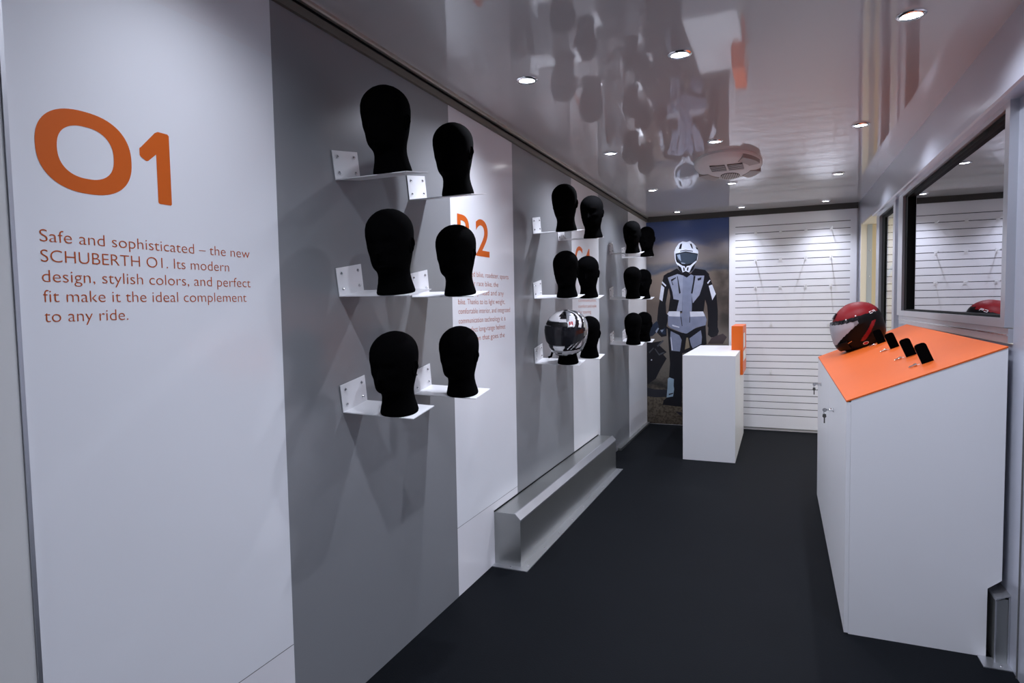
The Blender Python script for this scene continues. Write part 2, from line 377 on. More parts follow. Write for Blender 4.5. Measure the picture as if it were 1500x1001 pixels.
for k, t in enumerate(['For naked bike, roadster, sports', 'tourer or race bike, the', 'R2 fits any head and any', 'bike. Thanks to its light weight,', 'comfortable interior, and integrated', 'communication technology it is', 'the perfect long-range helmet', 'companion that goes the']):
    q = MB(); text_mesh(q, t, 2.622, 1.524-.0455*k, .038, 'orange_text', off=-.0004, fit=[.60, .46, .53, .545, .615, .55, .545, .535][k])
    at0(q, Matrix.Translation((-(0), -( 2.622), -( 1.4)))).build('text_line', b2)
tag(b2, 'eight lines of small orange text on the second white wall panel', 'lettering', 'orange paragraphs')
b3 = empty('vinyl_paragraph', (0, 4.545, 1.35))
for k, t in enumerate(['communication,', 'comfort and style', 'for touring']):
    q = MB(); text_mesh(q, t, 4.545, 1.398-.0455*k, .038, 'orange_text', off=-.0004, fit=[.50, .50, .34][k])
    at0(q, Matrix.Translation((-(0), -( 4.545), -( 1.35)))).build('text_line', b3)
tag(b3, 'small orange text lines above the white helmet on the third white panel', 'lettering', 'orange paragraphs')

# ------------------------------------------------------------------ bracket shelves and mannequin heads
TILT = R(9.2)
SHY = (1.752, 2.215, 3.613, 4.085, 5.485, 5.965)
SHZ = (1.813, 1.417, 1.015)
SW, SL, PH, TH = .140, .285, .098, .003
def make_shelf():
    s = empty('bracket_shelf', (0, 0, 0))
    MB().box((.001, 0, 0), (SL, SW, TH), 'white_paint').build('shelf_plate', s)
    MB().box((.001, 0, TH), (.001+TH, SW, PH), 'white_paint').build('wall_plate', s)
    for y in (.024, SW-.024):
        for z in (.024, PH-.020):
            MB().lathe([(.0062, 0), (.006, .002), (.004, .0042), (0, .005)], 'steel', 14, Matrix.Translation((.001+TH, y, z)) @ Matrix.Rotation(R(90), 4, 'Y')).build('bolt', s)
    return s
HEAD = [(0, .0645, .058, .064), (.006, .066, .060, .066), (.018, .0635, .058, .064), (.04, .0575, .0535, .060), (.060, .0545, .0515, .057), (.072, .0545, .053, .056), (.081, .0555, .061, .0555),
        (.089, .0575, .077, .0555), (.098, .060, .0865, .057), (.110, .0635, .0885, .061), (.125, .067, .089, .068), (.145, .0705, .090, .077), (.165, .0735, .0905, .085), (.185, .0755, .091, .091),
        (.205, .0768, .0915, .0945), (.225, .0758, .089, .094), (.243, .071, .082, .088), (.259, .062, .070, .078), (.272, .050, .055, .063), (.282, .035, .038, .045), (.288, .019, .020, .026)]
def interp(tab, z):
    for a, b in zip(tab, tab[1:]):
        if z <= b[0]:
            t = (z-a[0])/(b[0]-a[0]); return [a[i]+(b[i]-a[i])*t for i in range(1, len(a))]
    return list(tab[-1][1:])
def head_mesh():
    n = 56; zs = []
    for a, b in zip(HEAD, HEAD[1:]):
        k = 2 if b[0]-a[0] > .009 else 1
        zs += [a[0]+(b[0]-a[0])*i/k for i in range(k)]
    zs.append(HEAD[-1][0])
    # smooth table lookup
    def look(z):
        a = interp(HEAD, max(0, z-.004)); b = interp(HEAD, z); c = interp(HEAD, min(.288, z+.004))
        return [(p+2*q+r)/4 for p, q, r in zip(a, b, c)] if .07 < z < .28 else b
    g = lambda u, s: math.exp(-(u/s)**2)
    vs = []
    for z in zs:
        hw, yf, yb = look(z)
        for k in range(n):
            t = 2*pi*k/n; c, s_ = sin(t), -cos(t)       # t=0 faces -Y
            x = hw*(abs(c)**.92)*(1 if c >= 0 else -1); y = (yf if s_ < 0 else yb)*(abs(s_)**.95)*(1 if s_ >= 0 else -1)
            a = (t+pi) % (2*pi)-pi
            d = 0
            if z > .085 and s_ < 0:
                ax = abs(x)
                nose_w = .008+.006*max(0, min(1, (.175-z)/.05))
                nz = max(0, min(1, (.190-z)/.050)) if z > .142 else max(0, 1-(.142-z)/.010)
                d += .021*nz*g(x, nose_w)
                d -= .0085*g(z-.182, .011)*g(ax-.031, .015)           # eye sockets
                d += .0030*g(z-.180, .006)*g(ax-.031, .011)           # eyelids
                d += .0040*g(z-.200, .008)*g(ax-.028, .022)           # brow
                d += .0052*g(z-.1245, .0042)*g(x, .018)+.0050*g(z-.1165, .0045)*g(x, .016)   # lips
                d -= .0035*g(z-.1075, .005)*g(x, .022)
                d += .0045*g(z-.096, .008)*g(x, .017)                 # chin
                d += .0035*g(z-.158, .012)*g(ax-.043, .014)           # cheekbones
                d -= .003*g(z-.135, .012)*g(ax-.046, .014)
            if .12 < z < .21:                                          # ears
                ez = (z-.165)/.030; ey = (y-.004)/.016
                rr = ez*ez+ey*ey*(1.0 if ez > 0 else 1.5)
                if rr < 1.6: d += 0
            vs.append((x, y-d, z))
    m = len(zs); fs = [(i*n+k, i*n+(k+1) % n, (i+1)*n+(k+1) % n, (i+1)*n+k) for i in range(m-1) for k in range(n)]
    fs.append(tuple(range(n))[::-1])
    vs.append((0, .003, .290)); top = len(vs)-1
    fs += [((m-1)*n+k, (m-1)*n+(k+1) % n, top) for k in range(n)]
    mb = MB(); mb.add(vs, fs, 'black_felt', True)
    for sx in (-1, 1):   # ear shells growing out of the side of the head
        prof = []
        E = 18; ev = []; ef = []
        for ring_, (s1, dx) in enumerate(((1.0, -.012), (1.0, .000), (.86, .0035), (.55, .0015), (.30, -.002))):
            for k in range(E):
                t = 2*pi*k/E; ey, ez = .0165*cos(t)*s1, .029*sin(t)*s1
                if ez < 0: ey *= .72
                wz = interp(HEAD, .164+ez)[0]
                ev.append((sx*(.0725+dx+max(0, ey)*.35), .006+ey+ez*.16, .164+ez))
        for i in range(4):
            for k in range(E): ef.append((i*E+k, i*E+(k+1) % E, (i+1)*E+(k+1) % E, (i+1)*E+k))
        ef.append(tuple(range(4*E, 5*E)))
        mb.add(ev, ef, 'black_felt', True)
    return mb
shelf0 = make_shelf()
head0 = head_mesh().build('mannequin_head')
COLN = ['first', 'second', 'third', 'fourth', 'fifth', 'sixth']; ROWN = ['top', 'middle', 'bottom']
HEADP = {}
DROOP = (0, R(.6), R(1.6))
first = True
for i, y in enumerate(SHY):
    for r, z in enumerate(SHZ):
        s = shelf0 if first else copy_tree(shelf0)
        h = head0 if first else head0.copy()
        if not first: COL.objects.link(h)
        first = False
        s.location = (0, y, z); s.rotation_euler = (Matrix.Rotation(TILT, 4, 'X') @ Matrix.Rotation(DROOP[r], 4, 'Y')).to_euler()
        tag(s, f'white L-shaped wall bracket shelf, {ROWN[r]} row, {COLN[i]} column from the left', 'shelf', 'bracket shelves on the left wall')
        hx, hy = .200, .050
        if r == 0 and i in (3, 5): hx = .235
        T = Matrix.Translation((0, y, z)) @ Matrix.Rotation(TILT, 4, 'X') @ Matrix.Rotation(DROOP[r], 4, 'Y') @ Matrix.Translation((hx, hy, TH+.0002))
        h.location = T.to_translation(); HEADP[(i, r)] = T
        h.scale = (.98, .98, .965)
        yaw = [0, 4, -2, 6, 3, -4][(i*2+r*3) % 6]
        h.rotation_euler = (T @ Matrix.Rotation(R(yaw), 4, 'Z')).to_euler()
        if (i, r) == (2, 2): tag(h, 'black felt mannequin head wearing the white and black helmet', 'mannequin head', 'black mannequin heads')
        else: tag(h, f'black felt mannequin head on the {ROWN[r]} shelf, {COLN[i]} column from the left', 'mannequin head', 'black mannequin heads')

# ------------------------------------------------------------------ helmets
HS = [(0, .088, .118, .095), (.02, .100, .140, .112), (.045, .112, .152, .124), (.075, .121, .154, .131), (.105, .127, .150, .135), (.135, .130, .145, .137), (.165, .128, .136, .135), (.19, .121, .123, .127),
      (.212, .108, .105, .113), (.23, .090, .085, .095), (.245, .068, .062, .072), (.255, .045, .040, .047), (.26, .022, .02, .023), (.2613, .003, .003, .003)]
def hsurf(t, z, off=0):
    """outer shell: angle t from the front (-Y), height z"""
    q = [interp(HS, min(.2612, max(0, z+dz))) for dz in (-.006, 0, .006)]
    hw, yf, yb = [(a+2*b+c)/4 for a, b, c in zip(*q)]
    c, s_ = sin(t), -cos(t)
    x = hw*(abs(c)**.93)*(1 if c >= 0 else -1); y = (yf if s_ < 0 else yb)*(abs(s_)**.93)*(1 if s_ >= 0 else -1)
    if off:
        nrm = Vector((x/hw/hw, y/(yf if s_ < 0 else yb)**2, (z-.12)/.14**2)).normalized(); x += nrm.x*off; y += nrm.y*off; z += nrm.z*off
    return (x, y, z)
ZS = [i*.0035 for i in range(64)]+[.2275, .231, .2345, .238, .2415, .245, .248, .251, .2535, .256, .258, .2595, .2605, .2612]
ZS = sorted(set(round(z, 5) for z in ZS))
NT = 150
def hpatch(region, off, thick, m, t_lo=-pi, t_hi=pi):
    """region(t,z) -> None or material name; a shell of cells offset from the helmet surface with its rim closed"""
    mb = MB(); idx = {}; V = []; cells = {}
    def vid(k, i, o):
        key = (k % NT, i, o)
        if key not in idx:
            idx[key] = len(V); V.append(hsurf(-pi+2*pi*(k % NT)/NT, ZS[i], o))
        return idx[key]
    F = []; Mx = []
    for i in range(len(ZS)-1):
        for k in range(NT):
            t = -pi+2*pi*(k+.5)/NT; mm = region(t, (ZS[i]+ZS[i+1])/2)
            if mm: cells[(k, i)] = m if mm is True else mm
    for (k, i), mm in cells.items():
        F.append((vid(k, i, off), vid(k+1, i, off), vid(k+1, i+1, off), vid(k, i+1, off))); Mx.append(mm)
        if thick:
            lo = off-thick
            F.append((vid(k, i, lo), vid(k, i+1, lo), vid(k+1, i+1, lo), vid(k+1, i, lo))); Mx.append('helmet_matt')
            for (dk, di, a, b) in ((-1, 0, (0, 0), (0, 1)), (1, 0, (1, 1), (1, 0)), (0, -1, (1, 0), (0, 0)), (0, 1, (0, 1), (1, 1))):
                if ((k+dk) % NT, i+di) not in cells:
                    if i+di >= len(ZS)-1: continue
                    F.append((vid(k+a[0], i+a[1], off), vid(k+b[0], i+b[1], off), vid(k+b[0], i+b[1], lo), vid(k+a[0], i+a[1], lo))); Mx.append(mm)
    for f, mm in zip(F, Mx): mb.f.append(f); mb.m.append(mb.mi(mm)); mb.sm.append(True)
    mb.v = V
    return mb
def liner(): return [(.060, .004), (.078, .006), (.085, .03), (.090, .07)]
# white full-face helmet on the third column, bottom shelf
hT = HEADP[(2, 2)] @ Matrix.Translation((0, .012, .079)) @ Matrix.Rotation(R(-4), 4, 'Z') @ Matrix.Rotation(R(5), 4, 'X')
wh = empty('full_face_helmet', hT.to_translation(), hT.to_euler()); wh.scale = (.985, .95, .96)
tag(wh, 'white and black full-face helmet with dark visor on a mannequin head', 'helmet', 'motorcycle helmets')
PORT = lambda t, z: abs(t) < R(68) and .080+.02*(abs(t)/R(68))**2 < z < .182-.02*(abs(t)/R(68))**2
def white_design(t, z):
    if PORT(t, z): return None
    a = t*57.3
    if z >= .182-.02*min(1.5, (abs(t)/R(68)))**2 and z > .15:                     # crown
        if z > .228 and -12 < a < 22: return 'helmet_black'
        u = (a-20)-(z-.19)*300                                                    # slanted stripes to the right
        if 0 < u < 26 and z < .24: return 'helmet_white'
        if 26 <= u < 40: return 'helmet_black'
        if 40 <= u < 52: return 'helmet_white'
        if 52 <= u < 64: return 'helmet_black'
        if u >= 64: return 'helmet_silver' if u < 120 else 'helmet_grey'
        if -70 < a <= 20: return 'helmet_silver' if z < .214 else 'helmet_white'
        return 'helmet_silver'
    if abs(a) < 70:                                                               # chin bar
        if z < .012: return 'helmet_black'
        if z < .040-(abs(a)/70)**2*.012: return 'helmet_white'
        if z < .046: return 'helmet_black'
        u = a-22-(z-.05)*500
        if a > 24:
            if 30 < u+26 < 40: return 'helmet_black'
            return 'helmet_white' if (u+60) % 30 < 17 else 'helmet_black'
        if abs(a) < 13+(z-.05)*180: return 'helmet_white'
        return 'helmet_black'
    u = (abs(a)-70)-(z-.06)*420
    if z < .03: return 'helmet_black'
    return ['helmet_silver', 'helmet_black', 'helmet_silver', 'helmet_silver', 'helmet_grey'][int((u+400)/14) % 5] if z < .13 else 'helmet_silver'
hpatch(white_design, .0, .012, 'helmet_white').build('shell', wh)
hpatch(lambda t, z: True if abs(t) < R(78) and .0765+.020*(abs(t)/R(70))**2 < z < .190-.022*(abs(t)/R(70))**2 else None, .005, .003, 'visor_dark').build('visor', wh)
hpatch(lambda t, z: True if -50 < t*57.3 < 24 and .188 < z < .209 else None, .008, .010, 'helmet_matt').build('brow_vent', wh)
hpatch(lambda t, z: True if -30 < t*57.3 < -2 and .212 < z < .238 else None, .006, .008, 'helmet_white').build('crown_vent', wh)
hpatch(lambda t, z: True if abs(t*57.3) < 11+(z-.047)*260 and .047 < z < .068 else None, .005, .008, 'helmet_white').build('chin_vent', wh)
for sg in (1, -1): hpatch(lambda t, z: True if (abs(sg*t*57.3-79) < 7 and abs(z-.128) < .017) else None, .007, .006, 'helmet_grey').build('visor_pivot', wh)
hpatch(lambda t, z: True if abs(t*57.3) < 8 and .018 < z < .0265 else None, .0012, .001, 'helmet_black').build('chin_badge', wh)
hpatch(lambda t, z: True if (35 < t*57.3 < 40 or 29 < t*57.3 < 33) and .196 < z < .213 else None, .0012, .001, 'red_ink').build('red_mark', wh)
MB().tube([(-.075, -.02, .02), (-.085, -.06, -.005), (-.082, -.085, -.02), (-.095, -.10, -.024)], .007, 'black_felt', 8).build('chin_strap', wh)
MB().lathe([(.062, .0), (.078, .004), (.088, .03), (.100, .08), (.105, .12)], 'black_felt', 36, Matrix.Scale(1.12, 4, (0, 1, 0))).build('lining', wh)

# red open-visor helmet on the counter
CX, CY0, CY1 = 1.645, 2.846, 4.866
def ctop(x, y):   # height of the counter top
    return .969+.014*(y-CY0)/(CY1-CY0)+.225*(x-CX)/(2.172-CX)
sl = math.atan2(.225, 2.172-CX)
hx, hy = 1.905, 4.53
rT = Matrix.Translation((hx, hy, ctop(hx, hy)+.0035)) @ Matrix.Rotation(-sl, 4, 'Y') @ Matrix.Rotation(R(-84), 4, 'Z') @ Matrix.Scale(1.06, 4)
rh = empty('visor_helmet', (0, 0, 0)); rh.matrix_world = rT
tag(rh, 'red and black helmet with clear visor resting on the orange counter top', 'helmet', 'motorcycle helmets')
def redport(t, z):
    a = abs(t*57.3)
    return a < 64 and .074+max(0, a-15)*.0016 < z < .180-.0004*a
def red_design(t, z):
    if redport(t, z): return None
    a = abs(t*57.3)
    lim = .196-max(0, a-20)*.00022+(.014 if a > 150 else 0)
    if z > lim: return 'helmet_red'
    if 84 < a+(z-.02)*420 < 200 and abs(a-78-(z-.035)*430) < 6 and .035 < z < .125: return 'helmet_redline'
    return 'helmet_matt'
hpatch(red_design, 0, .014, 'helmet_matt').build('shell', rh)
hpatch(lambda t, z: True if abs(t*57.3) < 84 and .068+max(0, abs(t*57.3)-18)*.0011 < z < .186-.0003*abs(t*57.3) else None, .012, .002, 'visor_clear').build('visor', rh)
hpatch(lambda t, z: True if abs(t*57.3) < 86 and .181-.0003*abs(t*57.3) < z < .1935-.0003*abs(t*57.3) else None, .013, .010, 'helmet_black').build('visor_rim', rh)
for sg in (1, -1): hpatch(lambda t, z: True if abs(sg*t*57.3-84) < 9 and abs(z-.148) < .020 else None, .012, .010, 'helmet_matt').build('visor_pivot', rh)
hpatch(lambda t, z: True if abs(t*57.3) < 15 and .206 < z < .232 else None, .010, .012, 'helmet_black').build('crown_vent', rh)
hpatch(lambda t, z: True if abs(t*57.3) < 48 and .020 < z < .066 else None, .012, .012, 'helmet_matt').build('chin_guard', rh)
def on_side(mb, t0, z0, pts, m, off=.0015, sgn=1):
    vs = [hsurf(sgn*(t0+dx/.135), z0+dz, off) for dx, dz in pts]; mb.add(vs, [tuple(range(len(vs)))], m)
for sgn in (1, -1):
    lg = MB()
    def bar(t0, z0, pts, m): on_side(lg, R(t0), z0, pts, m, .002, sgn)
    # small white C3-like badge drawn as strokes
    for x0, z0, x1, z1 in [(-.030, .178, -.012, .181), (-.030, .167, -.012, .170), (-.030, .167, -.027, .181), (-.006, .178, .014, .181), (-.006, .172, .014, .175), (.011, .166, .014, .181), (-.006, .172, -.003, .181)]:
        bar(128, 0, [(x0, z0), (x1, z0), (x1, z1), (x0, z1)], 'off_white')
    lg.build('side_badge', rh)
    rd = MB(); pts = [(.014*cos(2*pi*k/20), .009*sin(2*pi*k/20)) for k in range(20)]
    on_side(rd, R(82), .022, pts, 'off_white', .0075, sgn); on_side(rd, R(82), .022, [(x*.7, z*.7) for x, z in pts], 'red_ink', .0085, sgn)
    rd.build('round_sticker', rh)
    for t0, z0 in ((62, .181), (84, .183)):
        sc_ = MB(); on_side(sc_, R(t0), z0, [(.0035*cos(2*pi*k/12), .0035*sin(2*pi*k/12)) for k in range(12)], 'off_white', .0145, sgn); sc_.build('visor_screw', rh)
    sv = MB(); on_side(sv, R(52), .055, [(-.016, -.004), (.016, .004), (.016, .0065), (-.016, -.0015)], 'steel', .009, sgn); sv.build('chin_trim', rh)
MB().lathe([(.070, .001), (.088, .006), (.098, .04)], 'black_felt', 36, Matrix.Scale(1.15, 4, (0, 1, 0))).build('lining', rh)

# ------------------------------------------------------------------ display counter
ct = empty('display_counter', (1.9, 3.85, 0)); tag(ct, 'white laminate counter with sloped orange top under the wide window', 'counter')
TC = Matrix.Translation((-1.9, -3.85, 0))
XB = 2.172
body = MB()
def prof(y, ins=0):
    z0 = ctop(CX+.016, y)-.006; return [(CX+.016, .0), (2.128, .0), (2.128, .268), (XB, .305), (XB, ctop(XB, y)-.006), (CX+.016, z0)]
pa, pb = prof(CY0), prof(CY1); n = len(pa)
vs = [(x, CY0, z) for x, z in pa]+[(x, CY1, z) for x, z in pb]
body.add(vs, [tuple(range(n)), tuple(range(n, 2*n))[::-1]]+[(i, n+i, n+(i+1) % n, (i+1) % n) for i in range(n)], 'white_lam')
at0(body, TC).build('body', ct)
tp = MB(); vs = []
for y in (CY0-.001, CY1+.001):
    for x in (CX-.001, XB): vs += [(x, y, ctop(x, y)-.006), (x, y, ctop(x, y))]
tp.add(vs, [(0, 2, 3, 1), (4, 5, 7, 6), (0, 1, 5, 4), (2, 6, 7, 3), (1, 3, 7, 5), (0, 4, 6, 2)], 'orange_top')
at0(tp, TC).build('sloped_top', ct)
for k, (y0, y1, ly, lz) in enumerate(((CY0, 3.852, 3.46, .832), (3.856, CY1, 4.47, .836))):
    d = MB(); vs = []
    for y in (y0, y1):
        vs += [(CX, y, .004), (CX+.0155, y, .004), (CX+.0155, y, ctop(CX, y)-.0062), (CX, y, ctop(CX, y)-.0062)]
    d.add(vs, [(0, 1, 2, 3), (7, 6, 5, 4), (0, 3, 7, 4), (1, 5, 6, 2), (3, 2, 6, 7), (0, 4, 5, 1)], 'white_lam')
    do = at0(d, TC).build('door', ct)
    lk = MB().lathe([(.012, 0), (.012, .004), (.0085, .006), (.0085, .022), (0, .023)], 'chrome', 20, Matrix.Translation((CX, ly, lz)) @ Matrix.Rotation(R(-90), 4, 'Y'))
    at0(lk, TC).build('cam_lock', do)
    ky = MB().box((CX-.034, ly-.0012, lz-.004), (CX-.022, ly+.0012, lz+.004), 'steel')
    ky.lathe([(.010, -.0012), (.010, .0012)], 'steel', 18, Matrix.Translation((CX-.042, ly, lz-.002)) @ Matrix.Rotation(R(90), 4, 'X'))
    ky.tube([(CX-.044, ly, lz-.006), (CX-.046, ly-.002, lz-.016), (CX-.043, ly, lz-.022)], .0014, 'steel', 6)
    ky.prism([(CX-.050, lz-.022), (CX-.036, lz-.022), (CX-.034, lz-.036), (CX-.040, lz-.042), (CX-.040, lz-.068), (CX-.046, lz-.068), (CX-.046, lz-.042), (CX-.052, lz-.036)], 'Y', ly-.001, ly+.001, 'trim_dark')
    at0(ky, TC).build('key', do)
# black fobs standing on the slope, each with a small metal plug at its foot
SN = Matrix.Rotation(-sl, 4, 'Y')
fob0 = empty('black_fob', (0, 0, 0))
pr = [(-.022, 0), (.022, 0), (.022, .074), (.018, .081), (.010, .084), (-.010, .084), (-.018, .081), (-.022, .074)]
MB().prism(pr, 'Y', -.008, .008, 'black_felt').build('fob_body', fob0)
pl = MB().tube([(-.030, 0, .0032), (-.046, 0, .0032)], .0014, 'off_white', 8)
pl.tube([(-.042, -.002, .0062), (-.052, -.004, .0062), (-.054, -.004, .0062), (-.068, -.006, .0055), (-.074, -.007, .005)], .005, 'chrome', 12, rr=[.006, .006, .004, .004, .002])
pl.build('metal_plug', fob0)
for k, (x, y) in enumerate(((1.968, 3.10), (1.965, 3.44), (1.968, 3.92), (1.962, 4.34))):
    f = fob0 if k == 0 else copy_tree(fob0)
    f.location = (x, y, ctop(x, y)); f.rotation_euler = (0, -sl, 0)
    tag(f, 'black upright felt fob on the orange counter top, '+['nearest the camera', 'second from the camera', 'third from the camera', 'beside the red helmet'][k], 'fob', 'black fobs on the counter')

# wheel boxes along the walls
wb = empty('wheel_box', (.08, 4.0, 0)); tag(wb, 'long brushed aluminium wheel box along the left wall', 'wheel box')
TW = Matrix.Translation((-.08, -4.0, 0))
a, b = 2.975, 5.06
at0(MB().prism([(.001, .001), (.150, .001), (.150, .252), (.122, .282), (.001, .282)], 'Y', a, b, 'alu_dull'), TW).build('casing', wb)
at0(MB().prism([(.116, .2825), (.116, .2845), (.123, .2845), (.1525, .2530), (.1525, .244), (.1505, .244), (.1505, .2522), (.122, .2825)], 'Y', a-.002, b+.001, 'alu'), TW).build('edge_trim', wb)
at0(MB().box((.001, a-.045, .0), (.202, b+.03, .004), 'alu'), TW).build('floor_flange', wb)
for k in range(9):
    y = a+.03+k*(b-a-.04)/8
    at0(MB().lathe([(.005, 0), (.004, .002), (0, .003)], 'steel', 10, Matrix.Translation((.178, y, .004))), TW).build('rivet', wb)
at0(MB().lathe([(.005, 0), (.004, .002), (0, .003)], 'steel', 10, Matrix.Translation((.10, a-.02, .004))), TW).build('rivet', wb)
at0(MB().box((.001, a-.0035, .282), (.004, b, .288), 'gasket'), TW).build('seal', wb)
wb2 = empty('wheel_box', (2.17, 3.8, 0)); tag(wb2, 'aluminium wheel box end in the notch behind the counter', 'wheel box')
TW = Matrix.Translation((-2.17, -3.8, 0))
at0(MB().box((2.147, 2.81, .001), (XR-.0005, 4.9, .250), 'alu_dull'), TW).build('casing', wb2)
at0(MB().prism([(2.144, .240), (2.147, .240), (XR-.0005, .268), (XR-.0005, .262), (2.147, .250)], 'Y', 2.805, 4.9, 'alu').box((2.144, 2.805, .001), (2.148, 2.812, .245), 'alu').box((XR-.006, 2.805, .001), (XR-.0005, 2.812, .262), 'alu'), TW).build('edge_trim', wb2)
at0(MB().box((2.10, 2.76, 0), (XR-.0005, 2.843, .003), 'alu'), TW).build('floor_flange', wb2)
at0(MB().lathe([(.005, 0), (.004, .002), (0, .003)], 'steel', 10, Matrix.Translation((2.16, 2.785, .003))), TW).build('rivet', wb2)

# ------------------------------------------------------------------ plinth and orange sign block
pl = MB().box((.617, 5.6, 0), (1.053, 6.95, .920), 'white_lam', bev=.0015)
tag(pl.build('display_plinth'), 'tall white plinth standing in front of the rider banner', 'plinth')
sb = empty('sign_block', (1.02, 6.5, .92)); tag(sb, 'orange L-shaped sign block hooked over the white plinth', 'sign')
TS = Matrix.Translation((-1.02, -6.5, -.92))
at0(MB().prism([(.975, .9205), (1.0535, .9205), (1.0535, .685), (1.078, .685), (1.078, 1.148), (.975, 1.148)], 'Y', 6.28, 6.90, 'orange_block'), TS).build('block', sb)
at0(MB().box((1.0785, 6.36, .935), (1.0795, 6.62, 1.075), 'off_white').box((1.0785, 6.34, .81), (1.0795, 6.80, .905), 'off_white'), TS).build('white_mark', sb)

# ------------------------------------------------------------------ slatwall with hooks
sw = empty('slatwall', (1.5, YB, 0)); tag(sw, 'white slatwall panel with fine horizontal grooves on the back wall', 'slatwall')
TP = Matrix.Translation((-1.5, -YB, 0))
F0 = YB-.020
at0(MB().box((.893, F0+.003, .032), (2.100, YB-.0005, 2.287), 'slat_groove'), TP).build('backing', sw)
b = MB(); GZ = [2.172-k*.0716 for k in range(29)]
tops = [2.287]+[z-.0036 for z in GZ]; bots = [z+.0036 for z in GZ]+[.032]
for t, bo in zip(tops, bots): b.box((.955, F0, bo), (2.043, F0+.004, t), 'slat_white')
b.box((.893, F0, .032), (.955, F0+.004, 2.287), 'slat_white').box((2.043, F0, .032), (2.100, F0+.004, 2.287), 'slat_white')
at0(b, TP).build('slats', sw)
hk0 = empty('slatwall_hook', (0, 0, 0))
MB().box((-.014, -.003, -.022), (.014, 0, .022), 'white_paint').build('back_plate', hk0)
MB().tube([(0, -.003, 0), (0, -.100, 0), (0, -.108, .004), (0, -.112, .012)], .0030, 'white_paint', 8).build('peg', hk0)
first = True
HP = []
for r, z in enumerate((2.098, 1.812, 1.526)):
    for c, x in enumerate((1.157, 1.398, 1.638, 1.871)): HP.append((x, z, f'white peg hook in the {["top", "second", "third"][r]} hook row of the slatwall, {ORD[c]} from the left'))
HP += [(1.309, 1.142, 'white peg hook low on the slatwall right of the orange sign block'), (1.852, 1.142, 'white peg hook low on the slatwall beside the red helmet'), (1.311, .628, 'lowest white peg hook on the slatwall')]
for x, z, lab in HP:
    h = hk0 if first else copy_tree(hk0); first = False
    h.location = (x, F0-.0003, z); tag(h, lab, 'hook', 'slatwall hooks')

